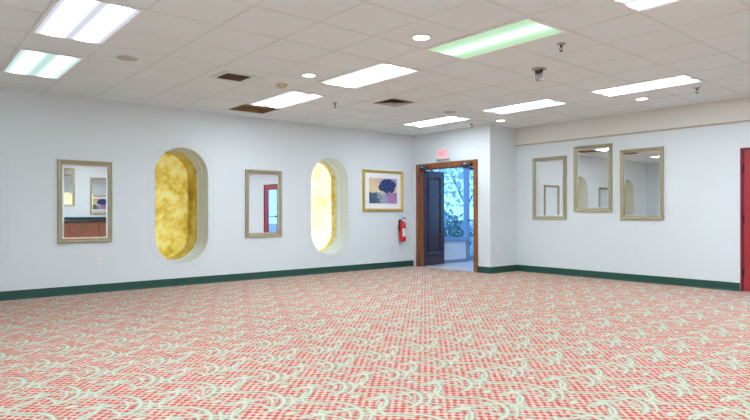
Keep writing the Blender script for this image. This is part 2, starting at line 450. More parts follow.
# ------------------------------------------------------------------ oval niches
def make_niche(cy, back_mat, label, D3=0.74):
    root = empty('oval_niche', (XL, cy, NZ - NH), PI / 2)   # local: x along the wall, -y into the room, z up
    tag(root, label, 'niche', 'oval gold niches in the long white wall')
    N = 20
    def ring(hw, hh, y): return [(s, y, z + NH) for s, z in stadium(0, 0, hw, hh, N)]
    def tunnel(prof, mat, flip=False):
        mb = MB(); L = [ring(*p) for p in prof]; n = len(L[0])
        vs = [v for r in L for v in r]
        fs = [(i * n + k, (i + 1) * n + k, (i + 1) * n + (k + 1) % n, i * n + (k + 1) % n) for i in range(len(L) - 1) for k in range(n)]
        return mb.add(vs, fs, mat, False)
    D1, D2 = 0.19, 0.34
    tunnel([(NW - 0.002, NH - 0.002, 0.002), (NW - 0.002, NH - 0.002, D1), (NW - 0.012, NH - 0.012, D1), (NW - 0.014, NH - 0.014, D2), (NW - 0.034, NH - 0.034, D2), (NW - 0.034, NH - 0.034, D2 + 0.01)], 0).build('reveal', M_reveal, root)
    g = tunnel([(NW - 0.034, NH - 0.034, D2 + 0.01), (NW - 0.034, NH - 0.034, D3)], 0)
    side = g.build('gold_side', M_gold_side, root); side['label'] = 'darker gold inner side'
    mb = MB(); r = ring(NW - 0.034, NH - 0.034, D3); mb.add(r, [tuple(range(len(r)))])
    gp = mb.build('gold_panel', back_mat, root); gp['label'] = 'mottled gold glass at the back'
    # brick soldier course around the opening, painted over, joints just readable
    br = MB(); w = 0.088
    P = stadium(0, 0, NW, NH, N)
    # walk the outline by arc length
    def outline(off, m):
        hw, st = NW + off, NH - NW
        per = 4 * st + 2 * PI * NW
        out = []
        for q in range(m):
            s = per * q / m
            if s < PI * NW: a = s / NW; out.append((hw * math.cos(a), st + hw * math.sin(a)))
            elif s < PI * NW + 2 * st: out.append((-hw, st - (s - PI * NW)))
            elif s < 2 * PI * NW + 2 * st: a = PI + (s - PI * NW - 2 * st) / NW; out.append((hw * math.cos(a), -st + hw * math.sin(a)))
            else: out.append((hw, -st + (s - 2 * PI * NW - 2 * st)))
        return out
    nb = 62; sub = 12
    m = nb * sub
    inn, outr = outline(0.006, m), outline(w, m)
    ja, jb = outline(0.0005, 160), outline(w + 0.006, 160)
    br.add([(p[0], -0.0008, p[1] + NH) for p in ja] + [(p[0], -0.0008, p[1] + NH) for p in jb], [(k, 160 + k, 160 + (k + 1) % 160, (k + 1) % 160) for k in range(160)], 1)
    for b in range(nb):
        i0, i1 = b * sub + 1, b * sub + sub
        ids = [i0, (i0 + i1) // 2, i1]
        vs = []
        for yy in (-0.003, 0.0):
            for ii in ids:
                p, q = inn[ii % m], outr[ii % m]
                vs += [(p[0], yy, p[1] + NH), (q[0], yy, q[1] + NH)]
        fs = [(0, 1, 3, 2), (2, 3, 5, 4), (0, 2, 8, 6), (2, 4, 10, 8), (1, 7, 9, 3), (3, 9, 11, 5), (0, 6, 7, 1), (4, 5, 11, 10)]
        br.add(vs, fs)
    br.build('brick_surround', [M_ring, M_joint], root)['label'] = 'painted-over brick ring with faint joints'
    return root
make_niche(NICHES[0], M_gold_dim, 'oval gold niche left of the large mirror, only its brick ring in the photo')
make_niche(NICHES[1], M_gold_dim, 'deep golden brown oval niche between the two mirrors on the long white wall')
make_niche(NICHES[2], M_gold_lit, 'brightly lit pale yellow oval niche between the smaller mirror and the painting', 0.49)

# ------------------------------------------------------------------ mirrors
MW, MH = 0.695, 1.136
def make_mirror():
    root = empty('wall_mirror'); tag(root, 'x', 'mirror')
    prof = [(0.0, 0.0), (0.0, 0.022), (0.004, 0.030), (0.014, 0.034), (0.022, 0.029), (0.030, 0.026), (0.044, 0.024), (0.050, 0.030), (0.055, 0.027), (0.058, 0.017), (0.058, 0.004)]
    fr = MB().sweep_rect(MW, MH, prof, 0, shift(0, 0, MH / 2)).build('frame', M_frame_gold, root)
    bd = MB(); ico = bmesh.new(); bmesh.ops.create_icosphere(ico, subdivisions=1, radius=0.0062); ico.verts.index_update()
    iv = [v.co.copy() for v in ico.verts]; iff = [[v.index for v in f.verts] for f in ico.faces]; ico.free()
    a, b = MW / 2 - 0.009, MH / 2 - 0.009
    nx, nz = 38, 62
    spots = [(-a + 2 * a * k / nx, s * b) for k in range(nx + 1) for s in (-1, 1)] + [(s * a, -b + 2 * b * k / nz) for k in range(1, nz) for s in (-1, 1)]
    for x, z in spots: bd.add(iv, iff, 0, True, shift(x, -0.033, z + MH / 2))
    bd.build('beading', M_frame_bead, fr)['label'] = 'paler beaded edge'
    pw, ph, bv = MW - 0.112, MH - 0.112, 0.024
    gl = MB()
    o = [(-pw / 2, -0.008, -ph / 2), (pw / 2, -0.008, -ph / 2), (pw / 2, -0.008, ph / 2), (-pw / 2, -0.008, ph / 2)]
    i = [(-pw / 2 + bv, -0.0090, -ph / 2 + bv), (pw / 2 - bv, -0.0090, -ph / 2 + bv), (pw / 2 - bv, -0.0090, ph / 2 - bv), (-pw / 2 + bv, -0.0090, ph / 2 - bv)]
    gl.add(o + i, [(4, 5, 6, 7)] + [(k, (k + 1) % 4, (k + 1) % 4 + 4, k + 4) for k in range(4)], 0, False, shift(0, 0, MH / 2))
    gl.build('mirror_pane', M_mirror, root)
    MB().box(-MW / 2 + 0.01, MW / 2 - 0.01, -0.004, 0.0, 0.01, MH - 0.01).build('backing', M_trim, root)
    return root
mir0 = make_mirror()
mirs = [
    ((XL, 2.048, 0.708), PI / 2, 'gilt framed mirror left of the golden brown oval niche, reflecting dark cabinets', 'gilt mirrors on the long white wall'),
    ((XL, 4.830, 0.704), PI / 2, 'gilt framed mirror between the two oval niches, reflecting a red framed door', 'gilt mirrors on the long white wall'),
    ((-5.947, YR, 0.985), 0, 'leftmost gilt mirror of the three on the right wall, nearest the doorway', 'three staggered gilt mirrors on the right wall'),
    ((-5.106, YR, 1.124), 0, 'middle and highest hung gilt mirror of the three on the right wall', 'three staggered gilt mirrors on the right wall'),
    ((-4.274, YR, 0.996), 0, 'rightmost gilt mirror of the three on the right wall, nearest the red door', 'three staggered gilt mirrors on the right wall'),
    ((XO, 3.835, 1.325), -PI / 2, 'higher gilt mirror over the cabinets, seen reflected in the large left mirror', 'gilt mirrors above the cabinets'),
    ((XO, 4.945, 1.070), -PI / 2, 'lower gilt mirror over the cabinets, seen reflected in the large left mirror', 'gilt mirrors above the cabinets'),
]
for k, (loc, rz, lab, grp) in enumerate(mirs):
    o = mir0 if k == 0 else copy_tree(mir0)
    o.location = loc; o.rotation_euler = (0, 0, rz); tag(o, lab, 'mirror', grp)

# ------------------------------------------------------------------ painting
def art_mat():
    t = NT('landscape_print'); o = t.coord()
    x, y, z = t.xyz(o)                                  # x -0.33..0.33, z -0.26..0.26
    n1 = t.noise(o, 9, 5, 0.6); n2 = t.noise(t.scaled(o, (1, 1, 4)), 12, 4, 0.6); n3 = t.noise(o, 38, 3)
    sky = t.mix(t.smooth(x, -0.30, 0.15), (0.72, 0.52, 0.30), (0.42, 0.34, 0.55))
    sky = t.mix(t.smooth(z, 0.02, 0.22), (0.75, 0.62, 0.35), sky)
    gx = t.m('ADD', t.m('ADD', x, t.m('MULTIPLY', t.m('SUBTRACT', n2, 0.5), 0.9)), t.m('MULTIPLY', z, 0.5))
    gnd = t.ramp(t.m('ADD', t.m('MULTIPLY', gx, 1.2), 0.5), [(0.08, (0.08, 0.10, 0.16)), (0.28, (0.05, 0.20, 0.22)), (0.42, (0.55, 0.52, 0.62)), (0.55, (0.22, 0.16, 0.42)), (0.7, (0.55, 0.22, 0.34)), (0.9, (0.20, 0.18, 0.48))])
    hor = t.m('ADD', z, t.m('MULTIPLY', t.m('SUBTRACT', n1, 0.5), 0.10))
    col = t.mix(t.smooth(hor, -0.045, -0.02), gnd, sky)
    # tree crown and trunk
    dx = t.m('DIVIDE', t.m('SUBTRACT', x, 0.115), 0.245); dz = t.m('DIVIDE', t.m('SUBTRACT', z, 0.10), 0.155)
    d = t.m('ADD', t.m('SQRT', t.m('ADD', t.m('MULTIPLY', dx, dx), t.m('MULTIPLY', dz, dz))), t.m('MULTIPLY', t.m('SUBTRACT', n1, 0.5), 1.1))
    crown = t.smooth(d, 0.86, 1.0, 1.0, 0.0)
    tree = t.mix(t.smooth(n3, 0.42, 0.62), (0.012, 0.022, 0.085), (0.05, 0.10, 0.26))
    tree = t.mix(t.smooth(n2, 0.60, 0.72), tree, (0.28, 0.10, 0.22))
    trunk = t.m('MULTIPLY', t.smooth(t.m('ABSOLUTE', t.m('SUBTRACT', x, 0.13)), 0.010, 0.018, 1.0, 0.0), t.m('MULTIPLY', t.smooth(z, -0.09, -0.07), t.smooth(z, 0.06, 0.08, 1.0, 0.0)))
    col = t.mix(t.m('MAXIMUM', crown, trunk), col, tree)
    return t.bsdf(col, 0.35, 0, 0.4)
def painting():
    w, h = 1.05, 0.815
    root = empty('framed_painting', (XL, 7.512, 1.142), PI / 2)
    tag(root, 'gold framed landscape painting of a dark tree, in a white mat above the fire extinguisher', 'painting')
    prof = [(0.0, 0.0), (0.0, 0.030), (0.006, 0.040), (0.020, 0.042), (0.034, 0.034), (0.046, 0.026), (0.052, 0.024), (0.055, 0.018), (0.055, 0.006)]
    MB().sweep_rect(w, h, prof, 0, shift(0, 0, h / 2)).build('frame', M_picgold, root)
    mt = MB().sweep_rect(w - 0.10, h - 0.10, [(0.0, 0.011), (0.105, 0.011), (0.108, 0.008)], 0, shift(0, 0, h / 2))
    mt.build('mat', M_mat_white, root)
    a, b = (w - 0.10) / 2 - 0.104, (h - 0.10) / 2 - 0.104
    im = MB().add([(-a, -0.008, -b), (a, -0.008, -b), (a, -0.008, b), (-a, -0.008, b)], [(0, 1, 2, 3)]).build('landscape_print', art_mat(), root, (0, 0, h / 2))
    MB().box(-w / 2 + 0.01, w / 2 - 0.01, -0.005, 0, 0.01, h - 0.01).build('backing', M_trim, root)
painting()

# ------------------------------------------------------------------ fire extinguisher
def extinguisher():
    root = empty('fire_extinguisher', (XL, 7.965, 0.535), PI / 2)
    tag(root, 'red fire extinguisher hung on the wall below the painting, left of the doorway', 'fire extinguisher')
    r = 0.066; cy = -0.085; M = shift(0, cy, 0)
    MB().lathe([(0.052, 0.0), (0.060, 0.004), (r, 0.014), (r, 0.33), (0.064, 0.352), (0.054, 0.374), (0.036, 0.392), (0.022, 0.400), (0.020, 0.415)], 28, 0, M).build('cylinder_body', M_red, root)
    # paper label wrapped on the front
    vs, fs = [], []
    for k in range(13):
        a = -PI / 2 - 0.75 + 1.5 * k / 12
        for z in (0.10, 0.26): vs.append(((r + 0.0012) * math.cos(a), (r + 0.0012) * math.sin(a), z))
    for k in range(12): fs.append((2 * k, 2 * k + 2, 2 * k + 3, 2 * k + 1))
    MB().add(vs, fs, 0, True, M).build('label', M_label, root)['label'] = 'white instruction label'
    v = MB().lathe([(0.020, 0.412), (0.024, 0.416), (0.024, 0.436), (0.016, 0.442), (0.016, 0.462)], 16, 0, M)
    v.build('valve', M_chrome, root)
    MB().tube([(0.0, cy + 0.005, 0.46), (0.0, cy - 0.03, 0.468), (0.0, cy - 0.095, 0.462)], 0.008).bbox(-0.010, 0.010, cy - 0.10, cy + 0.01, 0.455, 0.464, 0.003).build('carry_handle', M_black, root)
    MB().bbox(-0.009, 0.009, cy - 0.085, cy + 0.012, 0.484, 0.493, 0.003).tube([(0, cy, 0.46), (0, cy + 0.004, 0.488)], 0.007).build('squeeze_lever', M_black, root)
    pts = [(-0.018, cy, 0.435)] + [(-0.05 - 0.030 * math.sin(PI * k / 10), cy - 0.004, 0.44 - 0.028 * k) for k in range(11)]
    hs = MB().tube(pts, 0.010).build('hose', M_black, root)
    MB().lathe([(0.011, 0.0), (0.013, 0.02), (0.010, 0.07)], 12, 0, shift(-0.052, cy - 0.004, 0.075)).build('nozzle', M_black, hs)
    g = Matrix.Translation((0.0, cy - 0.026, 0.428)) @ Matrix.Rotation(PI / 2, 4, 'X')
    MB().lathe([(0.014, 0.0), (0.014, 0.006), (0.012, 0.009)], 16, 0, g).build('gauge', M_label, root)
    MB().bbox(-0.03, 0.03, -0.012, 0.0, 0.20, 0.44, 0.002).box(-0.012, 0.012, cy + 0.05, -0.010, 0.395, 0.408).box(-0.07, 0.07, -0.022, -0.012, 0.28, 0.30).build('wall_bracket', M_black, root)
extinguisher()

# ------------------------------------------------------------------ outlets
def make_outlet():
    root = empty('wall_outlet'); tag(root, 'x', 'outlet')
    MB().bbox(-0.036, 0.036, -0.006, 0.0, 0.0, 0.116, 0.0025).build('cover_plate', M_white_plastic, root)
    for z in (0.036, 0.080):
        s = MB()
        s.lathe([(0.0165, 0.0), (0.0165, 0.003), (0.0155, 0.004)], 20, 0, Matrix.Translation((0, -0.006, z)) @ Matrix.Rotation(PI / 2, 4, 'X'))
        s.box(-0.0075, -0.0055, -0.0112, -0.010, z - 0.002, z + 0.008, 1).box(0.0055, 0.0075, -0.0112, -0.010, z - 0.002, z + 0.007, 1).box(-0.002, 0.002, -0.0112, -0.010, z - 0.010, z - 0.006, 1)
        s.build('receptacle', [M_white_plastic, M_slot], root)
    MB().lathe([(0.003, 0), (0.003, 0.0015)], 10, 0, Matrix.Translation((0, -0.006, 0.058)) @ Matrix.Rotation(PI / 2, 4, 'X')).build('screw', M_chrome, root)
    return root
out0 = make_outlet()
for k, (loc, rz, lab) in enumerate([
    ((XL, 2.203, 0.366), PI / 2, 'white wall outlet low on the wall below the large left mirror'),
    ((XL, 7.75, 0.345), PI / 2, 'white wall outlet low on the wall under the landscape painting'),
    ((XR, 8.605, 0.390), PI / 2, 'white wall outlet on the narrow return wall right of the doorway')]):
    o = out0 if k == 0 else copy_tree(out0)
    o.location = loc; o.rotation_euler = (0, 0, rz); tag(o, lab, 'outlet', 'white wall outlets')

# ------------------------------------------------------------------ exit sign
def text_mesh(body, size, depth, name, mat, parent, M):
    cu = bpy.data.curves.new(name, 'FONT'); cu.body = body; cu.size = size; cu.extrude = depth; cu.align_x = 'CENTER'; cu.align_y = 'CENTER'
    cu.offset = 0.004
    tmp = bpy.data.objects.new(name, cu); COL.objects.link(tmp)
    dg = bpy.context.evaluated_depsgraph_get()
    me = bpy.data.meshes.new_from_object(tmp.evaluated_get(dg))
    bpy.data.objects.remove(tmp); bpy.data.curves.remove(cu)
    me.transform(M); me.materials.clear(); me.materials.append(mat); me.name = name
    o = bpy.data.objects.new(name, me); COL.objects.link(o); o.parent = parent; return o
def exit_sign():
    root = empty('exit_sign', (-7.815, YD, 2.155)); tag(root, 'small lit pink exit sign on the wall above the double doorway', 'exit sign')
    MB().bbox(-0.165, 0.165, -0.055, 0.0, 0.0, 0.020, 0.004).build('base_rail', M_grille, root)
    MB().bbox(-0.150, 0.150, -0.040, 0.0, 0.018, 0.215, 0.006).build('housing', M_white_plastic, root)
    MB().box(-0.125, 0.125, -0.043, -0.039, 0.028, 0.205).build('lit_face', emissive('exit_face', (1.0, 0.62, 0.67), 1.0), root)['label'] = 'glowing pale pink face'
    M = Matrix.Translation((0, -0.0445, 0.118)) @ Matrix.Rotation(PI / 2, 4, 'X') @ Matrix.Scale(0.86, 4, (1, 0, 0))
    text_mesh('EXIT', 0.125, 0.001, 'lettering', emissive('exit_letters', (1.0, 0.38, 0.43), 1.0), root, M)['label'] = 'red word EXIT'
exit_sign()

# ------------------------------------------------------------------ double doors
def leaf(mb_mats, parent, w, h, th, name='door_leaf'):
    """stile and rail leaf with one tall raised and moulded panel on both faces; local x from hinge, y thickness"""
    mb = MB(); st, rt, rb = 0.115, 0.13, 0.24
    mb.bbox(0, st, 0, th, 0, h, 0.003).bbox(w - st, w, 0, th, 0, h, 0.003)
    mb.box(st, w - st, 0, th, 0, rb).box(st, w - st, 0, th, h - rt, h).box(st, w - st, th * 0.3, th * 0.7, rb, h - rt)
    o = mb.build(name, M_mahog, parent)
    pn = MB(); pw, ph = w - 2 * st, h - rb - rt
    prof = [(0.0, 0.0), (0.0, 0.004), (0.010, 0.008), (0.022, 0.004), (0.028, -0.010), (0.060, -0.004), (0.060, -0.004)]
    for face, M in ((0, shift(w / 2, 0, rb + ph / 2)), (1, Matrix.Translation((w / 2, th, rb + ph / 2)) @ Matrix.Rotation(PI, 4, 'Z'))):
        pn.sweep_rect(pw, ph, prof, 0, M)
        a, b = pw / 2 - 0.060, ph / 2 - 0.060
        pn.add([(-a, 0.004, -b), (a, 0.004, -b), (a, 0.004, b), (-a, 0.004, b)], [(0, 1, 2, 3)], 0, False, M)
    pn.build('raised_panel', M_mahog, o)
    for z in (0.20, h / 2, h - 0.20):
        MB().lathe([(0.008, -0.05), (0.008, 0.05)], 10, 0, shift(-0.004, 0.004, z)).build('hinge', M_dark_metal, o)
    return o
def double_doors():
    root = empty('door_1', ((DX0 + DX1) / 2, YD, 0)); struct(root, 'dark mahogany double doors standing open in a brown wood frame')
    xa, xb = DX0 - root.location.x, DX1 - root.location.x
    w, p = 0.090, 0.022
    cs = MB()
    for sx, x in ((-1, xa), (1, xb)):
        x0, x1 = (x - w, x + 0.006) if sx < 0 else (x - 0.006, x + w)
        cs.bbox(x0, x1, -p, -0.0005, 0.002, DZ + w, 0.004)
        cs.bbox((x0 + 0.012), (x1 - 0.045) if sx < 0 else x1 - 0.012, -p - 0.007, -p, 0.002, DZ + w - 0.012, 0.003) if sx < 0 else cs.bbox(x0 + 0.045, x1 - 0.012, -p - 0.007, -p, 0.002, DZ + w - 0.012, 0.003)
    cs.bbox(xa + 0.004, xb - 0.004, -p, -0.0005, DZ - 0.006, DZ + w, 0.004).bbox(xa - 0.045, xb + 0.045, -p - 0.007, -p, DZ + 0.045, DZ + w - 0.012, 0.003)
    cs.build('casing', M_casing, root)
    jm = MB().box(xa, xa + 0.022, 0, T + 0.01, 0.004, DZ - 0.022).box(xb - 0.022, xb, 0, T + 0.01, 0.004, DZ - 0.022).box(xa, xb, 0, T + 0.01, DZ - 0.022, DZ)
    jm.box(xa + 0.022, xa + 0.034, 0.03, 0.065, 0.004, DZ - 0.034).box(xb - 0.034, xb - 0.022, 0.03, 0.065, 0.004, DZ - 0.034).box(xa + 0.022, xb - 0.022, 0.03, 0.065, DZ - 0.034, DZ - 0.022)
    jm.build('jamb', M_casing, root)
    lw, lh, th = 0.695, 1.975, 0.045
    l1 = leaf(None, root, lw, lh, th); l1.location = (xa + 0.030, T - 0.03, 0.012); l1.rotation_euler = (0, 0, math.radians(96))
    l2 = leaf(None, root, lw, lh, th); l2.location = (xb - 0.028, T + 0.02, 0.012); l2.rotation_euler = (0, 0, math.radians(92))
    # push bar on the far edge of the left leaf's stile
    # closers on the head of the frame
    for x, sx in ((xa + 0.15, 1), (xb - 0.16, -1)):
        c = MB().bbox(x - 0.12, x + 0.12, -0.072, -p - 0.007, DZ - 0.008, DZ + 0.048, 0.008).build('door_closer', M_closer, root)
        MB().bbox(x - 0.04, x + 0.02, -0.078, -0.070, DZ + 0.006, DZ + 0.036, 0.004).build('cover_plate', M_chrome, c)
        MB().tube([(x - sx * 0.08, -0.05, DZ - 0.010), (x + sx * 0.16, 0.06, DZ - 0.045), (x - sx * 0.10, 0.28, DZ - 0.050)], 0.010).lathe([(0.014, -0.028), (0.014, 0.0)], 12, 0, shift(x - sx * 0.08, -0.05, DZ - 0.004)).build('arm', M_closer, c)
double_doors()

# red double doors on the right wall, glazed leaves
def red_doors():
    root = empty('door_2', ((RX0 + RX1) / 2, YR, 0)); struct(root, 'dark red painted door in a red frame at the right edge')
    xa, xb = RX0 - root.location.x, RX1 - root.location.x
    fr = MB().bbox(xa, xa + 0.032, -0.012, T, 0.004, RZ, 0.003).bbox(xb - 0.032, xb, -0.012, T, 0.004, RZ, 0.003).bbox(xa + 0.032, xb - 0.032, -0.012, T, RZ - 0.04, RZ, 0.003)
    fr.build('door_frame', M_red_dark, root)
    lw = (xb - xa - 0.074) / 2; h = RZ - 0.045
    for sx in (0, 1):
        x0 = xa + 0.036 if sx == 0 else 0.002
        x1 = x0 + lw - 0.002; st = 0.19
        mb = MB().bbox(x0, x0 + st, 0.004, 0.049, 0.010, h, 0.003).bbox(x1 - st, x1, 0.004, 0.049, 0.010, h, 0.003)
        mb.box(x0 + st, x1 - st, 0.004, 0.049, 0.010, 0.22).box(x0 + st, x1 - st, 0.004, 0.049, h - 0.13, h)
        d = mb.build('door_leaf', M_red_door, root)
        MB().box(x0 + st - 0.004, x1 - st + 0.004, 0.024, 0.030, 0.216, h - 0.126).build('glass_pane', M_glass, d)
        bx = x0 - 0.003 if sx == 0 else x1 + 0.003
        for z in (0.28, 1.02, 1.72):
            MB().lathe([(0.009, -0.06), (0.009, 0.06)], 10, 0, shift(bx, -0.010, z)).bbox(bx - 0.016, bx + 0.016, -0.004, 0.006, z - 0.055, z + 0.055, 0.002).build('hinge', M_hinge, d)
        MB().tube([(x0 + 0.17, -0.055, 1.0), (x1 - 0.17, -0.055, 1.0)], 0.013).box(x0 + 0.13, x0 + 0.18, -0.06, 0.006, 0.98, 1.03).box(x1 - 0.18, x1 - 0.13, -0.06, 0.006, 0.98, 1.03).build('push_bar', M_dark_metal, d)
red_doors()

# ------------------------------------------------------------------ vestibule
CV = 2.50
struct(MB().box(VX0 - 0.1, VX1 + 0.1, YD + T, VY1 + 0.1, CV, CV + 0.1).build('vestibule_ceiling', M_tile), 'ceiling beyond the open doors')
struct(MB().box(VX1, VX1 + 0.08, YR + T, VY1 + 0.1, 0, CV).build('wall_vestibule', M_wall), 'plain wall beyond the open doors')
def storefront_left():
    x = VX0; y0, ym, y1 = YD + T, 9.98, VY1
    root = empty('window_1', (x, (y0 + y1) / 2, 0)); struct(root, 'blue daylit storefront window over a pale knee panel')
    X = 0.0; oy = -(y0 + y1) / 2
    def bx(mb, a, b, z0, z1, d0=-0.05, d1=0.05): return mb.box(d0, d1, a + oy, b + oy, z0, z1)
    fr = MB(); bx(fr, y0, y0 + 0.05, 0.52, CV); bx(fr, ym, ym + 0.055, 0.004, CV); bx(fr, y0 + 0.05, ym, 0.47, 0.56, -0.05, 0.06); bx(fr, y0 + 0.05, ym, CV - 0.06, CV)
    bx(fr, ym + 0.055, y1, CV - 0.06, CV); bx(fr, ym + 0.055, y1, 2.19, 2.25); bx(fr, 11.03, y1, 0.004, 2.19)
    fr.build('window_frame', M_alu, root)
    kn = MB(); bx(kn, y0, ym, 0.07, 0.47, -0.06, 0.03); kn.build('knee_panel', M_knee, root)['label'] = 'pale panel below the window'
    kb = MB(); bx(kb, y0, ym, 0.004, 0.07, -0.06, 0.035); kb.build('toe_strip', M_alu, root)
    gl = MB(); bx(gl, y0 + 0.05, ym, 0.56, CV - 0.06, -0.004, 0.004); gl.build('window_pane', M_glass, root)
    g2 = MB(); bx(g2, ym + 0.055, y1 - 0.05, 2.25, CV - 0.06, -0.004, 0.004); g2.build('transom_pane', M_glass, root)
    # glass door beside it
    dr = empty('door_3', (x, ym + 0.06, 0)); struct(dr, 'aluminium framed glass door with a crossbar')
    dw = 11.03 - ym - 0.065
    st = MB().box(-0.025, 0.025, 0.0, 0.062, 0.012, 2.185).box(-0.025, 0.025, dw - 0.062, dw, 0.012, 2.185).box(-0.025, 0.025, 0.062, dw - 0.062, 0.012, 0.14).box(-0.025, 0.025, 0.062, dw - 0.062, 2.09, 2.185)
    st.build('door_frame', M_alu, dr)
    MB().box(-0.004, 0.004, 0.058, dw - 0.058, 0.136, 2.095).build('glass_pane', M_glass, dr)
    MB().tube([(0.06, 0.02, 0.94), (0.06, dw - 0.02, 0.94)], 0.014).box(0.025, 0.065, 0.01, 0.05, 0.92, 0.96).box(0.025, 0.065, dw - 0.05, dw - 0.01, 0.92, 0.96).build('crossbar', M_alu, dr)
    MB().bbox(0.025, 0.085, 0.12, 0.40, 2.095, 2.15, 0.008).tube([(0.07, 0.30, 2.15), (0.20, 0.46, 2.17), (0.04, 0.62, 2.19)], 0.009).build('door_closer', M_closer, dr)
storefront_left()
def storefront_back():
    y = VY1; root = empty('window_2', ((VX0 + VX1) / 2, y, 0)); struct(root, 'end window of the glazed entry')
    ox = -root.location.x
    def bx(mb, a, b, z0, z1, d0=0.0, d1=0.1): return mb.box(a + ox, b + ox, d0, d1, z0, z1)
    fr = MB(); xs = [VX0, VX0 + 0.06, -7.76, -7.70, VX1 - 0.06, VX1]
    bx(fr, xs[0], xs[1], 0.004, CV); bx(fr, xs[2], xs[3], 0.5, CV); bx(fr, xs[4], xs[5], 0.004, CV)
    for a, b in ((xs[1], xs[2]), (xs[3], xs[4])): bx(fr, a, b, 0.45, 0.53); bx(fr, a, b, CV - 0.07, CV)
    fr.build('window_frame', M_alu, root)
    kn = MB(); bx(kn, xs[1], xs[4], 0.004, 0.45, 0.01, 0.09); kn.build('knee_panel', M_knee, root)
    for a, b in ((xs[1], xs[2]), (xs[3], xs[4])):
        gl = MB(); bx(gl, a, b, 0.53, CV - 0.07, 0.045, 0.053); gl.build('window_pane', M_glass, root)
storefront_back()

# ------------------------------------------------------------------ outside planting
def leaf_mat(name, a, b):
    t = NT(name); o = t.coord()
    return t.bsdf(t.mix(t.smooth(t.noise(o, 3.5, 3), 0.35, 0.65), a, b), 0.45, 0, 0.4)
M_leaf = [leaf_mat('blue_green_leaf', (0.06, 0.16, 0.17), (0.20, 0.36, 0.32)), leaf_mat('pale_leaf', (0.66, 0.74, 0.68), (0.84, 0.88, 0.82)), leaf_mat('deep_leaf', (0.03, 0.09, 0.13), (0.09, 0.22, 0.22))]
M_bark = simple('bark', (0.14, 0.11, 0.09), 0.9, 0, 0.3, 15, 0.2, 0.4)
M_ground = simple('paved_ground', (0.30, 0.32, 0.30), 0.9, 0, 0.2, 3)
def foliage(mb, c, rad, n, size):
    for _ in range(n):
        while True:
            p = Vector((random.uniform(-1, 1), random.uniform(-1, 1), random.uniform(-1, 1)))
            if 0.25 < p.length < 1: break
        q = Vector((c[0] + p.x * rad[0], c[1] + p.y * rad[1], c[2] + p.z * rad[2]))
        R = Matrix.Translation(q) @ Matrix.Rotation(random.uniform(0, 2 * PI), 4, 'Z') @ Matrix.Rotation(random.uniform(-1.1, 1.1), 4, 'X')
        s = size * random.uniform(0.6, 1.3)
        mb.add([(0, 0, 0), (s * 0.32, s * 0.5, s * 0.08), (0, s, 0), (-s * 0.32, s * 0.5, s * 0.08)], [(0, 1, 2), (0, 2, 3)], 0, False, R)
def shrub(loc, r, h, label, mat):
    root = empty('garden_shrub', loc); tag(root, label, 'shrub', 'shrubs outside the glazed entry')
    mb = MB(); foliage(mb, (0, 0, h * 0.55), (r, r, h * 0.45), 380, 0.15)
    mb.build('foliage', mat, root)
    st = MB()
    for k in range(5):
        a = 2 * PI * k / 5; st.tube([(0.03 * math.cos(a), 0.03 * math.sin(a), 0), (r * 0.4 * math.cos(a), r * 0.4 * math.sin(a), h * 0.7)], 0.014, 6)
    st.build('stem', M_bark, root)
def tree(loc, h, r, label, mat, n=800):
    root = empty('garden_tree', loc); tag(root, label, 'tree', 'trees outside the glazed entry')
    mb = MB()
    for k in range(7):
        a = 2 * PI * k / 7 + random.random(); d = r * (0.0 if k == 0 else 0.55)
        foliage(mb, (d * math.cos(a), d * math.sin(a), h * 0.58 + random.uniform(-0.25, 0.3) * h), (r * 0.6, r * 0.6, h * 0.24), n // 7, 0.26)
    mb.build('foliage', mat, root)
    MB().tube([(0, 0, 0), (0.06, 0.02, h * 0.3), (0, 0.05, h * 0.7)], 0.05, 8).tube([(0.04, 0.02, h * 0.35), (0.5, 0.2, h * 0.6)], 0.025, 6).tube([(0.02, 0.02, h * 0.33), (-0.4, -0.3, h * 0.6)], 0.025, 6).build('trunk', M_bark, root)
struct(MB().box(-60, 40, -30, 70, -0.5, -0.13).build('ground', M_ground), 'ground outside')
shrub((-9.75, 10.55, -0.13), 0.60, 1.15, 'blue green shrub outside the window, behind the open door leaf', M_leaf[0])
shrub((-10.55, 11.60, -0.13), 0.55, 1.20, 'dark blue green shrub outside the glass door, nearest its bottom rail', M_leaf[2])
shrub((-12.2, 13.0, -0.13), 0.80, 1.35, 'blue green shrub farther out between window and glass door', M_leaf[0])
shrub((-9.70, 12.3, -0.13), 0.40, 0.85, 'low shrub right outside the glass door', M_leaf[0])
tree((-13.0, 15.0, -0.13), 4.2, 1.7, 'pale leafed tree seen through the window', M_leaf[1])
tree((-14.6, 19.6, -0.13), 5.0, 2.0, 'pale leafed tree seen through the glass door', M_leaf[1])
tree((-19.5, 18.5, -0.13), 5.5, 2.4, 'blue green tree farthest beyond the glazed entry', M_leaf[0])
tree((-8.6, 17.0, -0.13), 5.0, 2.2, 'blue green tree beyond the end window of the entry', M_leaf[0])

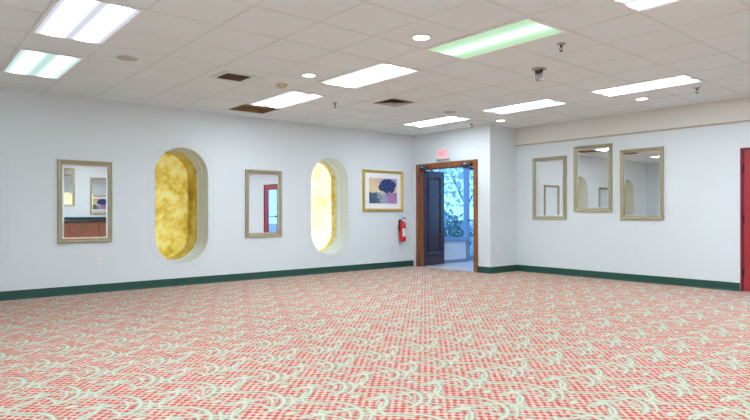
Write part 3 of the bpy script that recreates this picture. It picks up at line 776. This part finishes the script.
# ------------------------------------------------------------------ cabinets on the opposite wall (seen in the mirror)
def make_cabinet():
    root = empty('base_cabinet'); tag(root, 'x', 'cabinet')
    w, d, h = 0.80, 0.58, 0.855          # local: front faces -Y
    MB().box(-w / 2 + 0.001, w / 2 - 0.001, -d, 0, 0.10, h).box(-w / 2 + 0.001, w / 2 - 0.001, -d + 0.07, 0, 0.0, 0.10).build('carcass', M_cab, root)
    for sx in (-1, 1):
        x0, x1 = (-w / 2 + 0.02, -0.004) if sx < 0 else (0.004, w / 2 - 0.02)
        dd = MB().bbox(x0, x1, -d - 0.02, -d, 0.13, h - 0.04, 0.003)
        cw, ch = x1 - x0 - 0.12, h - 0.17 - 0.12
        dd.sweep_rect(cw, ch, [(0, 0.001), (0.006, 0.006), (0.03, 0.006), (0.03, 0.006)], 0, shift((x0 + x1) / 2, -d - 0.02, 0.13 + (h - 0.17) / 2))
        a, b = cw / 2 - 0.03, ch / 2 - 0.03
        dd.add([(-a, -0.006, -b), (a, -0.006, -b), (a, -0.006, b), (-a, -0.006, b)], [(0, 1, 2, 3)], 0, False, shift((x0 + x1) / 2, -d - 0.02, 0.13 + (h - 0.17) / 2))
        do = dd.build('door', M_cab, root)
        MB().lathe([(0.006, 0.0), (0.006, 0.012), (0.014, 0.018), (0.012, 0.028)], 12, 0, Matrix.Translation((-sx * 0.05, -d - 0.02, h - 0.10)) @ Matrix.Rotation(PI / 2, 4, 'X')).build('knob', M_dark_metal, do)
    return root
cab0 = make_cabinet()
for k, (y, lab) in enumerate([(3.50, 'brown wood base cabinet, left end of the counter run reflected in the large mirror'), (4.30, 'brown wood base cabinet in the middle of the reflected counter run'), (5.10, 'brown wood base cabinet at the right end of the reflected counter run')]):
    o = cab0 if k == 0 else copy_tree(cab0)
    o.location = (XO - 0.021, y, 0.0); o.rotation_euler = (0, 0, -PI / 2); tag(o, lab, 'cabinet', 'base cabinets under the dark counter')
ct = MB().bbox(XO - 0.64, XO - 0.001, 3.08, 5.52, 0.856, 0.912, 0.006).bbox(XO - 0.03, XO - 0.001, 3.08, 5.52, 0.912, 1.00, 0.004)
tag(ct.build('countertop', M_counter), 'dark countertop over the brown cabinets, seen in the large mirror', 'countertop')

# ------------------------------------------------------------------ ceiling fixtures
TX0, TY0 = -7.0514, 1.2295
def make_troffer():
    root = empty('ceiling_troffer'); tag(root, 'x', 'ceiling light')
    w, d = 1.215, 0.605
    M = Matrix.Rotation(-PI / 2, 4, 'X')         # sweep_rect faces -Y; turn it to face down
    fr = MB().sweep_rect(w, d, [(0.0, -0.006), (0.0, 0.004), (0.024, 0.006), (0.030, 0.004), (0.032, -0.004)], 0, Matrix.Rotation(PI / 2, 4, 'X'))
    fr.build('frame', M_white_metal, root)
    a, b = w / 2 - 0.030, d / 2 - 0.030
    MB().box(-a, a, -b, b, -0.001, 0.003).build('lens', None, root)
    return root
LO, HI = 1.0, 1.0
TINT = {'violet': (0.86, 0.90, 1.0), 'mint': (0.72, 1.0, 0.94), 'green': (0.66, 1.0, 0.66), 'white': (0.97, 0.97, 1.0), 'lav': (0.92, 0.91, 1.0), 'cyan': (0.78, 1.0, 0.97)}
two = [(-0.135, 0.046), (0.135, 0.046)]
S = 54.0
LM = {'violet': lens_mat('lens_violet', TINT['violet'], two, 0.80, S), 'mint': lens_mat('lens_mint', TINT['mint'], [(-0.14, 0.055), (0.14, 0.055)], 0.80, 5.0),
      'green': lens_mat('lens_green', TINT['green'], [(0.0, 0.10)], 0.86, 0.8), 'white': lens_mat('lens_white', TINT['white'], [(-0.11, 0.06), (0.11, 0.06)], 0.9, S),
      'lav': lens_mat('lens_lavender', TINT['lav'], two, 0.92, S), 'cyan': lens_mat('lens_cyan', TINT['cyan'], [(-0.15, 0.06), (0.15, 0.06)], 0.84, 10.0)}
tr0 = make_troffer()
TR = [(0, 0, 'mint', 'mint tinted ceiling troffer nearest the long white wall, at the left edge'),
      (1, 0, 'violet', 'large violet white ceiling troffer at the top left corner'),
      (0, 1, 'lav', 'white ceiling troffer touching the brown ceiling recess'),
      (1, 1, 'white', 'bright white ceiling troffer at the middle of the ceiling, right of the brown recess'),
      (2, 1, 'green', 'green tinted ceiling troffer right of a round downlight'),
      (3, 1, 'lav', 'white ceiling troffer cut by the top edge at the right'),
      (0, 2, 'lav', 'far white ceiling troffer in front of the doorway wall'),
      (1, 2, 'cyan', 'far cyan tinted ceiling troffer near the return wall corner'),
      (2, 2, 'lav', 'lavender white ceiling troffer above the three right wall mirrors'),
      (2, 0, 'white', 'ceiling troffer overhead before the green one'), (3, 0, 'lav', 'ceiling troffer overhead to the right'),
      (3, 2, 'lav', 'ceiling troffer before the red doors'), (4, 0, 'white', 'ceiling troffer nearest the camera corner'),
      (4, 1, 'white', 'ceiling troffer over the cabinets'), (4, 2, 'white', 'ceiling troffer at the far right corner')]
lens_mesh = {}
for k, (i, j, tint, lab) in enumerate(TR):
    o = tr0 if k == 0 else copy_tree(tr0)
    o.location = (TX0 + 1.83 * i, TY0 + 3.05 * j, H - 0.004)
    tag(o, lab, 'ceiling light', 'fluorescent ceiling troffers')
    for c in o.children:
        if c.name.startswith('lens'):
            if tint not in lens_mesh:
                m = c.data.copy(); m.materials.clear(); m.materials.append(LM[tint]); lens_mesh[tint] = m
            c.data = lens_mesh[tint]

def make_downlight():
    root = empty('recessed_downlight'); tag(root, 'x', 'downlight')
    MB().lathe([(0.098, 0.0), (0.100, -0.005), (0.094, -0.010), (0.080, -0.008), (0.072, -0.001)], 32).build('trim_ring', M_white_metal, root)
    MB().lathe([(0.071, -0.0065), (0.060, -0.0085), (0.03, -0.0095), (0.001, -0.010)], 32).build('lamp', M_down, root)
    return root
dl0 = make_downlight()
for k, (x, y, lab) in enumerate([(-3.74, 3.70, 'round recessed downlight left of the green tinted troffer'), (-5.60, 3.71, 'round recessed downlight left of the bright middle troffer'),
                                 (-6.25, 8.12, 'round recessed downlight near the return wall corner'), (-3.78, 8.10, 'round recessed downlight under the lavender white troffer over the mirrors')]):
    o = dl0 if k == 0 else copy_tree(dl0)
    o.location = (x, y, H); tag(o, lab, 'downlight', 'round recessed downlights')

def make_speaker():
    root = empty('ceiling_speaker'); tag(root, 'x', 'speaker')
    MB().lathe([(0.122, 0.0), (0.122, -0.005), (0.112, -0.007), (0.108, -0.004)], 36).build('rim', M_tile, root)
    g = MB().lathe([(0.108, -0.001), (0.104, -0.005), (0.05, -0.007), (0.001, -0.0075)], 36).build('grille', simple('speaker_cloth', (0.47, 0.47, 0.46), 0.7, 0, 0.1, 150), root)
    return root
sp0 = make_speaker()
for k, (x, y, lab) in enumerate([(-6.176, 1.854, 'round flat grey ceiling speaker near the long wall, right of the left troffers'), (-6.223, 6.80, 'round flat grey ceiling speaker behind the far white troffer')]):
    o = sp0 if k == 0 else copy_tree(sp0)
    o.location = (x, y, H); tag(o, lab, 'speaker', 'round ceiling speakers')

def make_vent(name, cx, cy, size, dark, blade, back, label, concentric):
    root = empty(name, (cx, cy, H)); tag(root, label, 'air vent', 'ceiling air vents')
    R = Matrix.Rotation(PI / 2, 4, 'X')
    MB().sweep_rect(size, size, [(0.0, 0.0), (0.0, 0.008), ((size - dark) / 2 - 0.006, 0.010), ((size - dark) / 2, 0.004), ((size - dark) / 2, 0.0)], 0, R).build('frame', M_vent_grey if concentric else M_tbar, root)
    MB().box(-dark / 2, dark / 2, -dark / 2, dark / 2, -0.0015, 0.0).build('backing', back, root)
    lv = MB()
    if concentric:
        s = dark
        while s > 0.08:
            lv.sweep_rect(s, s, [(0.0, 0.010), (0.022, 0.002), (0.023, 0.004), (0.001, 0.012)], 0, R); s -= 0.085
    else:
        n = 9
        for k in range(n):
            x = -dark / 2 + dark * (k + 0.5) / n
            lv.box(-0.011, 0.011, -dark / 2, dark / 2, -0.0012, 0.0012, 0, Matrix.Translation((x, 0, -0.007)) @ Matrix.Rotation(0.6, 4, 'Y'))
    lv.build('louver', blade, root)
make_vent('ceiling_vent', -6.225, 3.075, 0.42, 0.30, M_vent_brown, M_duct, 'brown louvered ceiling vent left of the smoke detector', False)
make_vent('ceiling_vent', -6.205, 5.585, 0.42, 0.40, M_vent_grey, M_duct, 'dark square ceiling vent between the bright middle troffer and the far one', True)

# brown open recess beside a troffer
rc = empty('ceiling_recess', (-7.965, 4.28, H)); tag(rc, 'brown open square recess in the ceiling beside a white troffer', 'ceiling recess')
hh = 0.296; dp = 0.085
MB().box(-hh - 0.004, -hh, -hh, hh, 0.0, dp).box(hh, hh + 0.004, -hh, hh, 0.0, dp).box(-hh, hh, -hh - 0.004, -hh, 0.0, dp).box(-hh, hh, hh, hh + 0.004, 0.0, dp).build('side_board', M_recess, rc)
MB().box(-hh, hh, -hh, hh, dp, dp + 0.01).build('top_board', M_recess_top, rc)

# smoke detector
sd = empty('smoke_detector', (-6.225, 3.72, H)); tag(sd, 'small yellowed ceiling smoke detector right of the brown vent', 'smoke detector')
M_yel = simple('yellowed_plastic', (0.62, 0.55, 0.36), 0.5, 0, 0.1)
MB().lathe([(0.075, 0.0), (0.076, -0.008), (0.068, -0.014), (0.058, -0.015)], 28).build('base', M_yel, sd)
MB().lathe([(0.058, -0.013), (0.056, -0.028), (0.046, -0.040), (0.030, -0.045), (0.001, -0.046)], 28).build('dome', M_yel, sd)

def make_sprinkler():
    root = empty('fire_sprinkler'); tag(root, 'x', 'sprinkler')
    MB().lathe([(0.042, 0.0), (0.040, -0.006), (0.020, -0.010), (0.014, -0.011)], 20).build('escutcheon', M_vent_grey, root)
    b = MB().lathe([(0.012, -0.010), (0.012, -0.030), (0.008, -0.034)], 12)
    for sx in (-1, 1): b.tube([(sx * 0.008, 0, -0.030), (sx * 0.016, 0, -0.045), (sx * 0.004, 0, -0.068)], 0.0035, 6)
    b.build('frame', M_dark_metal, root)
    MB().lathe([(0.004, -0.062), (0.017, -0.070), (0.017, -0.0725), (0.001, -0.073)], 16).build('deflector', M_dark_metal, root)
    return root
s0 = make_sprinkler()
for k, (x, y, lab) in enumerate([(-3.04, 4.87, 'ceiling sprinkler right of the green tinted troffer'), (-6.78, 4.94, 'ceiling sprinkler between the brown recess and the dark square vent'),
                                 (-3.00, 7.95, 'ceiling sprinkler at the right end of the lavender white troffer'), (-6.82, 8.02, 'ceiling sprinkler above the doorway wall, by its right corner')]):
    o = s0 if k == 0 else copy_tree(s0)
    o.location = (x, y, H); tag(o, lab, 'sprinkler', 'ceiling sprinklers')

# grey ceiling mount with a hanging cylinder
cm = empty('ceiling_mount', (-3.73, 5.53, H)); tag(cm, 'grey ceiling mount with a hanging metal cylinder, left of the nearest sprinkler', 'ceiling mount')
MB().lathe([(0.082, 0.0), (0.082, -0.006), (0.070, -0.010), (0.020, -0.012)], 28).build('plate', M_grille, cm)
MB().bbox(-0.045, 0.045, -0.012, 0.012, -0.050, -0.010, 0.003).tube([(-0.04, 0, -0.03), (0.05, 0, -0.018)], 0.010, 8).lathe([(0.016, -0.062), (0.016, -0.010)], 12).build('bracket', M_dark_metal, cm)
MB().lathe([(0.020, -0.056), (0.038, -0.062), (0.041, -0.075), (0.041, -0.128), (0.036, -0.136), (0.001, -0.137)], 24).build('cylinder', M_chrome, cm)

# unseen light added to brighten the vestibule
vl = empty('added_entry_light', (-7.7, 9.9, CV)); tag(vl, 'unseen round light added to brighten the glazed entry', 'ceiling light')
MB().lathe([(0.16, 0.0), (0.16, -0.02), (0.15, -0.025)], 28).build('base', M_white_metal, vl)
MB().lathe([(0.148, -0.02), (0.14, -0.05), (0.09, -0.075), (0.001, -0.082)], 28).build('fill_globe', emissive('entry_fill_glow', (1.0, 0.93, 0.86), 30.0), vl)

# ------------------------------------------------------------------ world and camera
w = bpy.data.worlds.new('sky'); scene.world = w; w.use_nodes = True
t = w.node_tree; t.nodes.clear()
bg = t.nodes.new('ShaderNodeBackground'); wo = t.nodes.new('ShaderNodeOutputWorld')
bg.inputs[0].default_value = (0.22, 0.52, 1.0, 1); bg.inputs[1].default_value = 3.2
t.links.new(bg.outputs[0], wo.inputs[0])

F, CX, YAW, HY, ROLL, CH = 574.378, 373.724, 0.873930, 212.618, -0.001929, 1.11773
cd = bpy.data.cameras.new('camera'); cam = bpy.data.objects.new('camera', cd); COL.objects.link(cam)
cd.sensor_fit = 'HORIZONTAL'; cd.sensor_width = 36.0; cd.lens = F / 750 * 36.0
cd.shift_x = (375 - CX) / 750; cd.shift_y = (HY - 210) / 750
cd.clip_start = 0.05; cd.clip_end = 200
cam.matrix_world = Matrix.Translation((0, 0, CH)) @ Matrix.Rotation(YAW, 4, 'Z') @ Matrix.Rotation(PI / 2, 4, 'X') @ Matrix.Rotation(ROLL, 4, 'Z')
scene.camera = cam

vs = scene.view_settings
vs.view_transform = 'Standard'; vs.look = 'None'; vs.gamma = 1.0; vs.use_curve_mapping = False
vs.exposure = -0.06
scene.cycles.max_bounces = 14; scene.cycles.diffuse_bounces = 6; scene.cycles.glossy_bounces = 8; scene.cycles.transparent_max_bounces = 12
scene.cycles.sample_clamp_indirect = 8.0
scene.cycles.use_denoising = True
